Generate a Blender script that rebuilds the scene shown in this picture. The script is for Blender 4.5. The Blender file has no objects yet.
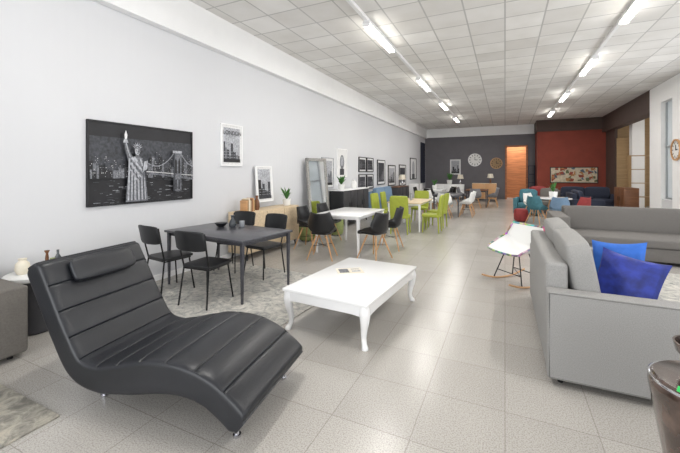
import bpy, bmesh, math, random
from mathutils import Vector, Matrix, Euler
random.seed(7)
S=bpy.context.scene
COL=S.collection
S.view_settings.view_transform='Standard'
S.view_settings.exposure=0.1

# ------------------------------------------------------------ materials
def lin(c):
    return tuple((v/255/12.92) if v/255<=0.04045 else ((v/255+0.055)/1.055)**2.4 for v in c)
def mat(name,rgb,rough=.5,metal=0,noise=0.0,nscale=20,bump=0.0,bscale=200,emit=0,spec=.5,coat=0):
    m=bpy.data.materials.new(name); m.use_nodes=True
    nt=m.node_tree; b=nt.nodes['Principled BSDF']
    c=lin(rgb)+(1,)
    b.inputs['Base Color'].default_value=c
    b.inputs['Roughness'].default_value=rough
    b.inputs['Metallic'].default_value=metal
    b.inputs['Specular IOR Level'].default_value=spec
    if coat: b.inputs['Coat Weight'].default_value=coat
    tc=nt.nodes.new('ShaderNodeTexCoord')
    if noise>0:
        n=nt.nodes.new('ShaderNodeTexNoise'); n.inputs['Scale'].default_value=nscale; n.inputs['Detail'].default_value=4
        r=nt.nodes.new('ShaderNodeValToRGB')
        r.color_ramp.elements[0].position=.3; r.color_ramp.elements[1].position=.7
        r.color_ramp.elements[0].color=tuple(max(0,v*(1-noise)) for v in c[:3])+(1,)
        r.color_ramp.elements[1].color=tuple(min(1,v*(1+noise)) for v in c[:3])+(1,)
        nt.links.new(tc.outputs['Object'],n.inputs['Vector']); nt.links.new(n.outputs['Fac'],r.inputs['Fac'])
        nt.links.new(r.outputs['Color'],b.inputs['Base Color'])
    if bump>0:
        n2=nt.nodes.new('ShaderNodeTexNoise'); n2.inputs['Scale'].default_value=bscale; n2.inputs['Detail'].default_value=3
        bp=nt.nodes.new('ShaderNodeBump'); bp.inputs['Strength'].default_value=bump; bp.inputs['Distance'].default_value=.004
        nt.links.new(tc.outputs['Object'],n2.inputs['Vector']); nt.links.new(n2.outputs['Fac'],bp.inputs['Height'])
        nt.links.new(bp.outputs['Normal'],b.inputs['Normal'])
    if emit:
        b.inputs['Emission Color'].default_value=c; b.inputs['Emission Strength'].default_value=emit
    return m
def woodmat(name,rgb,rough=.45,amt=.25,scale=3):
    m=mat(name,rgb,rough); nt=m.node_tree; b=nt.nodes['Principled BSDF']; c=lin(rgb)
    tc=nt.nodes.new('ShaderNodeTexCoord'); mp=nt.nodes.new('ShaderNodeMapping'); mp.inputs['Scale'].default_value=(1,12,12)
    n=nt.nodes.new('ShaderNodeTexNoise'); n.inputs['Scale'].default_value=scale; n.inputs['Detail'].default_value=6
    r=nt.nodes.new('ShaderNodeValToRGB'); r.color_ramp.elements[0].position=.3; r.color_ramp.elements[1].position=.7
    r.color_ramp.elements[0].color=tuple(v*(1-amt) for v in c)+(1,); r.color_ramp.elements[1].color=tuple(min(1,v*(1+amt)) for v in c)+(1,)
    nt.links.new(tc.outputs['Object'],mp.inputs['Vector']); nt.links.new(mp.outputs['Vector'],n.inputs['Vector'])
    nt.links.new(n.outputs['Fac'],r.inputs['Fac']); nt.links.new(r.outputs['Color'],b.inputs['Base Color'])
    return m

def tilemat(name,rough,step,mort,c1,c2,cm,bias,nsc,lo,p0,p1,mixf,bigsc,biglo,fine=True,spec=.5):
    m=mat(name,c1,rough,spec=spec); nt=m.node_tree; b=nt.nodes['Principled BSDF']
    tc=nt.nodes.new('ShaderNodeTexCoord')
    br=nt.nodes.new('ShaderNodeTexBrick'); br.offset=0; br.inputs['Scale'].default_value=1
    br.inputs['Brick Width'].default_value=step; br.inputs['Row Height'].default_value=step
    br.inputs['Mortar Size'].default_value=mort; br.inputs['Mortar Smooth'].default_value=.1; br.inputs['Bias'].default_value=bias
    br.inputs['Color1'].default_value=lin(c1)+(1,); br.inputs['Color2'].default_value=lin(c2)+(1,)
    br.inputs['Mortar'].default_value=lin(cm)+(1,)
    nt.links.new(tc.outputs['Object'],br.inputs['Vector']); out=br.outputs['Color']
    def mul(out,sc,det,lo,p0,p1,f):
        v=nt.nodes.new('ShaderNodeTexNoise'); v.inputs['Scale'].default_value=sc; v.inputs['Detail'].default_value=det
        nt.links.new(tc.outputs['Object'],v.inputs['Vector'])
        r=nt.nodes.new('ShaderNodeValToRGB'); r.color_ramp.elements[0].position=p0; r.color_ramp.elements[1].position=p1
        r.color_ramp.elements[0].color=lo+(1,); r.color_ramp.elements[1].color=(1,1,1,1)
        nt.links.new(v.outputs['Fac'],r.inputs['Fac'])
        mx=nt.nodes.new('ShaderNodeMix'); mx.data_type='RGBA'; mx.blend_type='MULTIPLY'; mx.inputs[0].default_value=f
        nt.links.new(out,mx.inputs[6]); nt.links.new(r.outputs['Color'],mx.inputs[7]); return mx.outputs[2]
    if fine: out=mul(out,nsc,3,lo,p0,p1,mixf)
    out=mul(out,bigsc,4,biglo,.3,.65,1)
    nt.links.new(out,b.inputs['Base Color']); return m
def rug_mat(name,c1,c2,c3,scale):
    m=mat(name,c1,.95); nt=m.node_tree; b=nt.nodes['Principled BSDF']
    tc=nt.nodes.new('ShaderNodeTexCoord')
    n=nt.nodes.new('ShaderNodeTexNoise'); n.inputs['Scale'].default_value=scale; n.inputs['Detail'].default_value=8; n.inputs['Roughness'].default_value=.75
    n.inputs['Distortion'].default_value=1.2
    nt.links.new(tc.outputs['Object'],n.inputs['Vector'])
    r=nt.nodes.new('ShaderNodeValToRGB'); cr=r.color_ramp
    cr.elements[0].position=.38; cr.elements[0].color=lin(c1)+(1,)
    cr.elements[1].position=.62; cr.elements[1].color=lin(c3)+(1,)
    e=cr.elements.new(.5); e.color=lin(c2)+(1,)
    nt.links.new(n.outputs['Fac'],r.inputs['Fac']); nt.links.new(r.outputs['Color'],b.inputs['Base Color'])
    bp=nt.nodes.new('ShaderNodeBump'); bp.inputs['Strength'].default_value=.4; bp.inputs['Distance'].default_value=.01
    n2=nt.nodes.new('ShaderNodeTexNoise'); n2.inputs['Scale'].default_value=300
    nt.links.new(tc.outputs['Object'],n2.inputs['Vector']); nt.links.new(n2.outputs['Fac'],bp.inputs['Height']); nt.links.new(bp.outputs['Normal'],b.inputs['Normal'])
    return m
def wall_mat(name,rgb):
    m=mat(name,rgb,.75); nt=m.node_tree; b=nt.nodes['Principled BSDF']
    tc=nt.nodes.new('ShaderNodeTexCoord')
    n=nt.nodes.new('ShaderNodeTexNoise'); n.inputs['Scale'].default_value=.7; n.inputs['Detail'].default_value=3
    nt.links.new(tc.outputs['Object'],n.inputs['Vector'])
    c=lin(rgb); r=nt.nodes.new('ShaderNodeValToRGB')
    r.color_ramp.elements[0].color=tuple(v*.96 for v in c)+(1,); r.color_ramp.elements[1].color=tuple(min(1,v*1.03) for v in c)+(1,)
    nt.links.new(n.outputs['Fac'],r.inputs['Fac']); nt.links.new(r.outputs['Color'],b.inputs['Base Color'])
    w=nt.nodes.new('ShaderNodeTexWave'); w.bands_direction='Y'; w.inputs['Scale'].default_value=3
    nt.links.new(tc.outputs['Object'],w.inputs['Vector'])
    bp=nt.nodes.new('ShaderNodeBump'); bp.inputs['Strength'].default_value=.06; bp.inputs['Distance'].default_value=.01
    nt.links.new(w.outputs['Fac'],bp.inputs['Height']); nt.links.new(bp.outputs['Normal'],b.inputs['Normal'])
    return m

M=dict(
 leather=mat('black_leatherette',(32,34,39),.36,noise=.1,nscale=6,bump=.2,bscale=160),
 chrome=mat('chrome',(205,205,210),.15,1,noise=.02,nscale=5),
 blackmetal=mat('black_metal',(18,18,20),.4,.3,noise=.1,nscale=20),
 blackseat=mat('black_seat',(24,25,28),.45,noise=.1,nscale=15,bump=.1,bscale=100),
 blackwood=woodmat('charcoal_wood',(66,66,72),.3,.2,3),
 whitelac=mat('white_lacquer',(240,240,240),.2,noise=.01,nscale=4),
 white=mat('white_paint',(240,240,240),.6,noise=.015,nscale=4),
 whiteplastic=mat('white_plastic',(235,235,233),.35,noise=.01,nscale=4),
 blackplastic=mat('black_plastic',(22,22,24),.4,noise=.08,nscale=12),
 beech=woodmat('beech_wood',(196,150,104),.45,.15,4),
 oak=woodmat('oak_wood',(204,184,154),.5,.14,3),
 walnut=woodmat('walnut_wood',(112,72,44),.45,.25,3),
 dkwalnut=mat('marbled_brown_gloss',(74,58,50),.12,noise=.75,nscale=11,coat=.8),
 lime=mat('lime_fabric',(154,164,56),.6,noise=.08,nscale=15),
 green=mat('green_tag',(40,190,90),.5,noise=.02,nscale=5),
 orange=mat('orange_plastic',(196,84,46),.45,noise=.05,nscale=10),
 teal=mat('teal_fabric',(62,112,124),.7,noise=.15,nscale=14),
 red=mat('red_fabric',(140,48,48),.7,noise=.1,nscale=14),
 sofagrey=mat('grey_linen',(152,151,149),.95,noise=.13,nscale=170,bump=.5,bscale=400),
 piping=mat('dark_piping',(118,117,115),.8,noise=.1,nscale=50),
 taupe=mat('taupe_fabric',(112,109,106),.95,noise=.1,nscale=120,bump=.5,bscale=300),
 taupedk=mat('brown_grey_fabric',(112,108,103),.95,noise=.12,nscale=90,bump=.5,bscale=300),
 navy=mat('royal_blue_velvet',(30,46,132),.6,noise=.4,nscale=14,bump=.3,bscale=50),
 blue=mat('bright_blue_fabric',(44,104,196),.7,noise=.08,nscale=20),
 navysofa=mat('navy_sofa_fabric',(38,44,62),.85,noise=.1,nscale=40),
 bluebed=mat('blue_fabric',(110,136,162),.85,noise=.1,nscale=40),
 leaf=mat('leaf_green',(66,116,52),.5,noise=.25,nscale=20),
 cream=mat('cream_ceramic',(226,218,200),.4,noise=.06,nscale=20),
 grey=mat('grey_plastic',(120,120,124),.5,noise=.05,nscale=10),
 dkgrey=mat('dark_grey_paint',(58,58,62),.55,noise=.08,nscale=8),
 glass=mat('smoked_glass',(70,74,78),.08,noise=.02,nscale=5),
 skyglass=mat('pale_window_glass',(206,214,220),.1,noise=.04,nscale=2),
 mirror=mat('mirror_glass',(225,228,230),.03,1,noise=.005,nscale=2),
 silver=mat('silver_frame_paint',(150,148,144),.4,.4,noise=.3,nscale=40,bump=.6,bscale=60),
 paper=mat('white_paper',(242,242,240),.7,noise=.01,nscale=10),
 a0=mat('print_black',(24,24,28),.5,noise=.4,nscale=5),
 a1=mat('print_dark_grey',(56,58,64),.5,noise=.55,nscale=30),
 a2=mat('print_mid_grey',(106,108,114),.5,noise=.6,nscale=40),
 a3=mat('print_light_grey',(166,168,174),.5,noise=.4,nscale=36),
 a4=mat('print_white',(222,222,222),.5,noise=.12,nscale=40),
 p1=mat('painting_ochre',(176,122,70),.6,noise=.3,nscale=9),
 p2=mat('painting_cream',(200,188,164),.6,noise=.2,nscale=9),
 p3=mat('painting_slate',(78,92,108),.6,noise=.3,nscale=9),
 p4=mat('painting_olive',(98,104,70),.6,noise=.3,nscale=9),
 p5=mat('painting_rust',(146,66,46),.6,noise=.3,nscale=9),
 tube=mat('lamp_tube',(255,252,245),.4,emit=17),
 wallw=wall_mat('pale_grey_wall',(209,210,213)),
 walldk=mat('slate_grey_wall',(112,110,114),.8,noise=.05,nscale=3),
 wallred=mat('rust_red_wall',(136,62,48),.8,noise=.08,nscale=3),
 brown=mat('dark_brown_paint',(78,62,56),.7,noise=.08,nscale=3),
 doorwood=woodmat('brown_door_wood',(168,108,72),.55,.25,2),
 storeroom=woodmat('storeroom_wood',(186,122,80),.7,.25,2),
 tan=woodmat('tan_panel',(160,132,94),.6,.15,2),
 alu=mat('aluminium',(170,174,178),.4,.7,noise=.03,nscale=5),
)
M['floor']=tilemat('terrazzo_tiles',.25,.5,.003,(193,189,183),(185,181,175),(164,159,152),0,120,(.50,.49,.48),.36,.56,.65,.8,(.92,.92,.92))
M['ceil']=tilemat('ceiling_tiles',.9,.6,.013,(240,239,237),(222,220,217),(192,191,189),.0,10,(1,1,1),.3,.6,0,2.2,(.92,.915,.90),False)
M['rug']=rug_mat('distressed_rug',(136,137,136),(180,178,172),(208,204,196),9)
M['rug2']=rug_mat('distressed_rug_grey',(128,126,118),(164,160,150),(194,188,174),8)

# ------------------------------------------------------------ helpers
def thing(name,label,cat,loc=(0,0,0),rz=0,group=None):
    o=bpy.data.objects.new(name,None); o.empty_display_size=.1
    o.location=loc; o.rotation_euler=(0,0,math.radians(rz)); COL.objects.link(o)
    o['label']=label; o['category']=cat
    if group:o['group']=group
    return o
def fin(name,bm,mt,parent=None,smooth=True,label=None):
    me=bpy.data.meshes.new(name); bmesh.ops.recalc_face_normals(bm,faces=bm.faces[:]); bm.to_mesh(me); bm.free()
    for m in (mt if isinstance(mt,(list,tuple)) else [mt]): me.materials.append(M[m] if isinstance(m,str) else m)
    if smooth:
        for p in me.polygons:p.use_smooth=True
        try: me.set_sharp_from_angle(angle=math.radians(40))
        except Exception: pass
    o=bpy.data.objects.new(name,me); COL.objects.link(o)
    if parent:o.parent=parent
    if label:o['label']=label
    return o
def solo(o,label,cat,group=None):
    o['label']=label;o['category']=cat
    if group:o['group']=group
    return o
def struct(o): o['kind']='structure'; return o
def addbox(bm,s,c,rot=None,bev=0,seg=2,mi=0):
    r=bmesh.ops.create_cube(bm,size=1); vs=r['verts']
    bmesh.ops.scale(bm,vec=s,verts=vs)
    if bev>0:
        es=list({e for v in vs for e in v.link_edges})
        rr=bmesh.ops.bevel(bm,geom=es,offset=bev,segments=seg,affect='EDGES',profile=.5)
        vs=list({v for f in rr['faces'] for v in f.verts}|{v for v in vs if v.is_valid})
    if rot: bmesh.ops.rotate(bm,cent=(0,0,0),matrix=Euler([math.radians(a) for a in rot]).to_matrix(),verts=vs)
    bmesh.ops.translate(bm,vec=c,verts=vs)
    if mi:
        for f in {f for v in vs for f in v.link_faces}: f.material_index=mi
    return vs
def box(name,s,c,mt,parent=None,bev=0,seg=2,rot=None,label=None):
    bm=bmesh.new(); addbox(bm,s,c,rot,bev,seg); return fin(name,bm,mt,parent,smooth=bev>0,label=label)
def boxes(name,lst,mt,parent=None,bev=0):
    bm=bmesh.new()
    for b in lst: addbox(bm,b[0],b[1],b[2] if len(b)>2 else None,bev,1)
    return fin(name,bm,mt,parent,smooth=bev>0)
def span(name,x0,x1,y0,y1,z0,z1,mt,parent=None,bev=0):
    return box(name,(x1-x0,y1-y0,z1-z0),((x0+x1)/2,(y0+y1)/2,(z0+z1)/2),mt,parent,bev)
def catmull(P,n=6):
    P=[Vector(p) for p in P]; out=[]
    for i in range(len(P)-1):
        p0=P[max(i-1,0)];p1=P[i];p2=P[i+1];p3=P[min(i+2,len(P)-1)]
        for k in range(n):
            t=k/n; out.append(.5*((2*p1)+(-p0+p2)*t+(2*p0-5*p1+4*p2-p3)*t*t+(-p0+3*p1-3*p2+p3)*t**3))
    out.append(P[-1]); return out
def addtube(bm,pts,r,res=8,closed=False,flat=1.0):
    pts=[Vector(p) for p in pts]; n=len(pts)
    rs=r if isinstance(r,(list,tuple)) else [r]*n
    if len(rs)!=n:
        k=len(rs); rr=[]
        for i in range(n):
            t=i/(n-1)*(k-1); a=min(int(t),k-2); rr.append(rs[a]+(rs[a+1]-rs[a])*(t-a))
        rs=rr
    rings=[]; up=None
    for i,p in enumerate(pts):
        if closed: t=(pts[(i+1)%n]-pts[i-1])
        else: t=(pts[min(i+1,n-1)]-pts[max(i-1,0)])
        t.normalize()
        if up is None:
            up=Vector((0,0,1)) if abs(t.z)<.9 else Vector((1,0,0))
        sx=t.cross(up)
        if sx.length<1e-4: sx=t.cross(Vector((0,1,0)))
        sx.normalize(); up=sx.cross(t).normalized()
        rings.append([bm.verts.new(p+(sx*math.cos(2*math.pi*j/res)+up*math.sin(2*math.pi*j/res)*flat)*rs[i]) for j in range(res)])
    m=n if closed else n-1
    for i in range(m):
        A=rings[i];B=rings[(i+1)%n]
        for j in range(res): bm.faces.new((A[j],A[(j+1)%res],B[(j+1)%res],B[j]))
    if not closed: bm.faces.new(rings[0][::-1]); bm.faces.new(rings[-1])
def tube(name,pts,r,mt,parent=None,res=8,smoothn=0,closed=False,flat=1.0):
    bm=bmesh.new()
    if smoothn: pts=catmull(pts,smoothn)
    addtube(bm,pts,r,res,closed,flat); return fin(name,bm,mt,parent)
def tubes(name,lst,r,mt,parent=None,res=8):
    bm=bmesh.new()
    for p in lst: addtube(bm,p,r,res)
    return fin(name,bm,mt,parent)
def lathe(name,prof,mt,parent=None,seg=28,c=(0,0,0)):
    bm=bmesh.new(); rings=[]
    for r,z in prof:
        rings.append([bm.verts.new((c[0]+max(r,.0005)*math.cos(2*math.pi*j/seg),c[1]+max(r,.0005)*math.sin(2*math.pi*j/seg),c[2]+z)) for j in range(seg)])
    for A,B in zip(rings,rings[1:]):
        for j in range(seg): bm.faces.new((A[j],A[(j+1)%seg],B[(j+1)%seg],B[j]))
    bm.faces.new(rings[0][::-1]); bm.faces.new(rings[-1])
    return fin(name,bm,mt,parent)
def cushion(name,s,c,mt,parent=None,rot=None,bulge=.06,bev=.035,label=None,n=5):
    bm=bmesh.new(); bmesh.ops.create_cube(bm,size=2)
    bmesh.ops.subdivide_edges(bm,edges=bm.edges[:],cuts=n,use_grid_fill=True)
    hx,hy,hz=[v/2 for v in s]
    mn=min(hx,hy,hz)
    for v in bm.verts:
        a,b,d=v.co
        r=min(bev,mn*.9)
        p=Vector((a*hx,b*hy,d*hz))
        q=Vector((max(-hx+r,min(hx-r,p.x)),max(-hy+r,min(hy-r,p.y)),max(-hz+r,min(hz-r,p.z))))
        dd=p-q
        if dd.length>1e-6: p=q+dd.normalized()*r if sum(abs(t)>1e-6 for t in dd)>1 else p
        g=bulge
        p.x+=a*g*(1-b*b)*(1-d*d)*min(1,mn*4)
        p.y+=b*g*(1-a*a)*(1-d*d)*min(1,mn*4)
        p.z+=d*g*(1-a*a)*(1-b*b)*min(1,mn*4)
        v.co=p
    if rot: bmesh.ops.rotate(bm,cent=(0,0,0),matrix=Euler([math.radians(t) for t in rot]).to_matrix(),verts=bm.verts[:])
    bmesh.ops.translate(bm,vec=c,verts=bm.verts[:])
    o=fin(name,bm,mt,parent,label=label)
    for p in o.data.polygons:p.use_smooth=True
    md=o.modifiers.new('sub','SUBSURF'); md.levels=1; md.render_levels=1
    return o
def pillow(name,w,h,t,mt,label,loc,rot,n=16):
    bm=bmesh.new(); V={}
    for sd in (1,-1):
        for i in range(n+1):
            for j in range(n+1):
                a=-1+2*i/n;b=-1+2*j/n
                edge=i in(0,n) or j in(0,n)
                if sd==-1 and edge: V[(sd,i,j)]=V[(1,i,j)];continue
                th=((1-a*a)*(1-b*b))**.42*t/2
                th*=1+.14*math.sin(5*a+2*b+sd)+.08*math.sin(9*b-3*a)
                px=a*w/2*(1-.10*(1-b*b)*abs(a)**3); py=b*h/2*(1-.10*(1-a*a)*abs(b)**3)
                V[(sd,i,j)]=bm.verts.new((px,py,sd*th))
        for i in range(n):
            for j in range(n):
                f=[V[(sd,i,j)],V[(sd,i+1,j)],V[(sd,i+1,j+1)],V[(sd,i,j+1)]]
                bm.faces.new(f if sd==1 else f[::-1])
    o=fin(name,bm,mt); 
    for p in o.data.polygons:p.use_smooth=True
    o.location=loc;o.rotation_euler=[math.radians(r) for r in rot]
    return solo(o,label,'cushion')
def prism(name,poly,axis,t0,t1,mt,parent=None,bev=0):
    bm=bmesh.new()
    def P(a,b,t): return (t,a,b) if axis=='x' else ((a,t,b) if axis=='y' else (a,b,t))
    A=[bm.verts.new(P(a,b,t0)) for a,b in poly];B=[bm.verts.new(P(a,b,t1)) for a,b in poly]
    bm.faces.new(A[::-1]);bm.faces.new(B);n=len(poly)
    for i in range(n): bm.faces.new((A[i],A[(i+1)%n],B[(i+1)%n],B[i]))
    bmesh.ops.triangulate(bm,faces=[f for f in bm.faces if len(f.verts)>4])
    return fin(name,bm,mt,parent,smooth=False)
def dup(root,loc,rz,label=None,name=None,scale=None):
    n=root.copy(); n.location=loc; n.rotation_euler=(0,0,math.radians(rz)); COL.objects.link(n)
    if label:n['label']=label
    if scale:n.scale=scale
    if name:n.name=name
    def rec(a,b):
        for c in list(a.children):
            k=c.copy(); k.parent=b; COL.objects.link(k)
            rec(c,k)
    rec(root,n); return n

# ------------------------------------------------------------ room
H=4.18; XL=-4.5; XR=4.2; YB=22.0; YF=-3.0
struct(span('floor',-4.7,8.2,YF-.1,YB+2.2,-.1,0,'floor'))
struct(span('ceiling',-4.7,8.2,YF-.1,YB+2.2,H,H+.1,'ceil'))
struct(span('wall_left',XL-.1,XL,YF,YB,0,H,'wallw'))
struct(span('trim_1',XL,XL+.12,YF,YB,3.62,H,'white'))
struct(span('baseboard_left',XL,XL+.015,YF,YB,0,.08,'white'))
bm=bmesh.new()
def ab(x0,x1,y0,y1,z0,z1,mi=0): addbox(bm,(x1-x0,y1-y0,z1-z0),((x0+x1)/2,(y0+y1)/2,(z0+z1)/2),mi=mi)
ab(XL-.1,.05,YB,YB+.1,0,H); ab(1.1,1.6,YB,YB+.1,0,H); ab(.05,1.1,YB,YB+.1,3.0,H)
struct(fin('wall_back',bm,'walldk',smooth=False))
struct(span('trim_2',XL+.12,1.45,YB-.06,YB,3.66,H,'white'))
bm=bmesh.new(); ab(1.5,4.35,20.5,20.6,0,3.6); ab(1.5,1.6,20.6,YB,0,3.6)
struct(fin('wall_red',bm,'wallred',smooth=False))
struct(span('trim_3',1.45,4.2,20.42,20.52,3.6,H,'brown'))
struct(span('trim_4',1.45,1.52,20.52,YB,3.6,H,'brown'))
struct(span('wall_storeroom',-.6,1.6,YB+1.6,YB+1.7,0,H,'storeroom'))
struct(boxes('door_1',[((.09,.16,3.0),(.05,YB+.02,1.5)),((.09,.16,3.0),(1.1,YB+.02,1.5)),((1.14,.16,.09),(.575,YB+.02,3.0))],'doorwood'))
struct(span('trim_5',XR,XR+.35,YF,14.4,3.62,H,'white'))
struct(span('trim_6',XR,XR+.35,14.4,20.5,3.45,H,'brown'))
struct(span('wall_pillar',XR,XR+.4,13.5,14.4,0,3.62,'white'))
struct(span('wall_pier',XR,XR+.3,12.1,12.72,0,3.62,'white'))
struct(span('wall_right',XR+.02,XR+.3,YF,12.1,0,.75,'wallw'))
struct(span('wall_right_end',XR+.02,XR+.3,YF,1.0,.75,3.62,'wallw'))
struct(span('wall_right_low',XR+.02,XR+.3,12.72,13.5,0,.75,'wallw'))
struct(span('window_3',XR+.14,XR+.17,12.72,13.5,.75,3.62,'skyglass'))
struct(boxes('trim_7',[((.07,.78,.06),(XR+.14,13.11,.78)),((.07,.78,.05),(XR+.14,13.11,2.3)),((.07,.05,2.8),(XR+.14,12.75,2.2)),((.07,.05,2.8),(XR+.14,13.47,2.2))],'alu'))
fr=[]
for y in [1.05,3.4,5.7,8.0,10.3,12.05]: fr.append(((.08,.08,2.87),(XR+.16,y,2.185)))
fr.append(((.08,11.1,.08),(XR+.16,6.55,.79))); fr.append(((.08,11.1,.08),(XR+.16,6.55,3.58)))
struct(boxes('window_1',fr,'alu'))
fr=[]
for x in [-4.45,-2.3,0,2.1,4.15]: fr.append(((.08,.08,3.6),(x,YF+.04,1.8)))
fr.append(((8.7,.08,.08),(-.15,YF+.04,.04)));fr.append(((8.7,.08,.08),(-.15,YF+.04,3.58)));fr.append(((8.7,.08,.08),(-.15,YF+.04,2.3)))
struct(boxes('window_2',fr,'alu'))
struct(span('wall_front',XL-.1,XR+.35,YF-.05,YF+.05,3.62,H,'white'))
struct(span('wall_bay_back',4.35,8.2,20.5,20.6,0,H,'tan'))
struct(span('wall_bay_side',8.1,8.2,12.6,20.5,0,H,'white'))
struct(span('wall_bay_front',XR+.4,8.2,13.6,13.7,0,H,'white'))
struct(span('wall_bay_pillar',4.75,5.15,18.2,18.6,0,H,'white'))
struct(span('wall_bay_partition',4.35,4.45,19.0,20.5,0,3.45,'brown'))

# ------------------------------------------------------------ ceiling lamps
def lampfix(x,y):
    t=thing('ceiling_lamp','white fluorescent batten lamp with glowing tubes fixed to the ceiling track','lamp',(x,y,H),0,'fluorescent ceiling lamps')
    box('housing',(.12,1.5,.05),(0,0,-.085),'white',t,.008)
    for dx in(-.04,.04):
        tube('lamp_tube',[(dx,-.72,-.13),(dx,.72,-.13)],.019,'tube',t,10)
    for sy in(-1,1): box('end_cap',(.13,.03,.06),(0,sy*.735,-.125),'white',t)
    ld=bpy.data.lights.new('lamp_light','AREA'); ld.shape='RECTANGLE'; ld.size=.12; ld.size_y=1.45; ld.energy=36; ld.color=(1,.97,.93)
    lo=bpy.data.objects.new('lamp_light',ld); lo.location=(x,y,H-.17); COL.objects.link(lo)
for y in (2.4,6.3,10.2,13.8,17.6): lampfix(-2.13,y)
for y in (2.9,6.6,10.1,13.8,17.5): lampfix(1.8,y)
for x in(-2.13,1.8):
    o=span('lamp_track',x-.03,x+.03,-1,19,H-.06,H-.001,'white'); solo(o,'long white metal track carrying ceiling lamps','lamp track','lamp tracks')

# ------------------------------------------------------------ chaise longue
def chaise():
    t=thing('chaise_longue','black quilted leatherette chaise longue with wave profile and head cushion','chaise longue',(-3.02,1.68,0),8)
    prof=[(0,0,.90),(.12,0,.69),(.26,0,.45),(.40,0,.265),(.58,0,.22),(.8,0,.265),(1.03,0,.325),(1.24,0,.335),(1.42,0,.295),(1.56,0,.215),(1.66,0,.135)]
    C=catmull(prof,14); L=[0]
    for a,b in zip(C,C[1:]): L.append(L[-1]+(b-a).length)
    tot=L[-1]; nseg=11; N=352; W=.82; T=.18; K=96
    def at(d):
        for i in range(len(L)-1):
            if L[i+1]>=d-1e-9:
                f=(d-L[i])/(L[i+1]-L[i]); i0=max(i-1,0); i1=min(i+2,len(C)-1)
                ta=(C[i+1]-C[i0]).normalized(); tb=(C[i1]-C[i]).normalized()
                return C[i].lerp(C[i+1],max(0,min(1,f))),ta.lerp(tb,max(0,min(1,f))).normalized()
        return C[-1],(C[-1]-C[-2]).normalized()
    bm=bmesh.new(); rings=[]
    for i in range(N+1):
        d=tot*i/N; p,tg=at(d); nrm=Vector((-tg.z,0,tg.x))
        e=min(d,tot-d); k=1 if e>.05 else max(.65,math.sqrt(max(0,1-(1-e/.05)**2)))
        ph=(d/tot*nseg)%1; cross=min(1,max(0,math.sin(math.pi*ph))**.25)
        if d<.03 or d>tot-.03: cross=1
        deep=1+.55*math.exp(-((p.x-1.0)/.38)**2)
        ring=[]
        for j in range(K):
            a=2*math.pi*j/K; ca,sa=math.cos(a),math.sin(a); ex=.18
            wx=W/2*(abs(ca)**ex)*(1 if ca>=0 else -1); tz=T/2*k*(abs(sa)**.28)*(1 if sa>=0 else -1)
            if tz>0:
                side=abs(wx)/(W/2)
                fade=1 if side<.97 else 0
                tz-=.014*(1-cross)*k*fade
                tz+=.004*(1-side**2)
            else: tz*=deep
            wx*= 1-.012*(1-k)
            ring.append(bm.verts.new(p+nrm*tz+Vector((0,wx,0))))
        rings.append(ring)
    for A,B in zip(rings,rings[1:]):
        for j in range(K): bm.faces.new((A[j],A[(j+1)%K],B[(j+1)%K],B[j]))
    bm.faces.new(rings[0][::-1]);bm.faces.new(rings[-1])
    fin('seat_cushion',bm,'leather',t)
    p,tg=at(.14); nrm=Vector((-tg.z,0,tg.x)); nrm=nrm if nrm.x>0 else -nrm
    ang=math.degrees(math.atan2(-tg.z,tg.x))
    c=p+nrm*.117
    cushion('head_cushion',(.18,.50,.06),tuple(c),'leather',t,rot=(0,ang,0),bulge=.04,bev=.028)
    for (s,z,q,yy) in((.49,.15,-.01,.25),(1.54,.13,.03,.30)):
        for y in(-yy,yy):
            bm=bmesh.new(); addtube(bm,[(s,y,z),(s+q,y,.012)],.015,12); addtube(bm,[(s+q,y,.014),(s+q,y,0)],.024,14)
            fin('leg',bm,'chrome',t)
chaise()

# ------------------------------------------------------------ coffee table
def coffee():
    t=thing('coffee_table','white lacquered coffee table with curved cabriole legs','coffee table',(-1.475,3.55,0),-4)
    W,L,h=.92,1.42,.41
    box('tabletop',(W,L,.03),(0,0,h-.015),'whitelac',t,.006,3)
    def scallop(a):
        n=24; low=[]
        for i in range(n+1):
            u=-1+2*i/n; s=abs(u)
            low.append((u*a, h-.03-.085-.02*(max(0,(s-.7)/.3))**1.5))
        return [(-a,h-.03)]+low+[(a,h-.03)]
    for sy in(-1,1): prism('apron',scallop(W/2-.015),'y',sy*(L/2-.026)-.011,sy*(L/2-.026)+.011,'whitelac',t)
    for sx in(-1,1): prism('apron',scallop(L/2-.037),'x',sx*(W/2-.026)-.011,sx*(W/2-.026)+.011,'whitelac',t)
    for sx in(-1,1):
        for sy in(-1,1):
            bx,by=sx*(W/2-.058),sy*(L/2-.058)
            offs=[(0,.38),(.012,.31),(.012,.24),(.0,.16),(-.006,.09),(.004,.04),(.016,.012),(.016,0)]
            pts=[(bx+sx*o,by+sy*o,z) for o,z in offs]
            tube('leg',pts,[.046,.052,.042,.031,.024,.023,.03,.03],'whitelac',t,12,5)
    return t
coffee()
bm=bmesh.new(); addbox(bm,(.30,.21,.004),(0,0,.002)); addbox(bm,(.11,.15,.0006),(-.07,0,.0043),mi=1); addbox(bm,(.10,.03,.0006),(.07,.05,.0043),mi=2); addbox(bm,(.10,.05,.0006),(.07,-.03,.0043),mi=2)
o=fin('brochure',bm,['cream','a2','a3'],smooth=False); o.location=(-1.62,3.7,.41); o.rotation_euler=(0,0,.6); solo(o,'small printed paper brochure lying on white coffee table','brochure')

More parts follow.
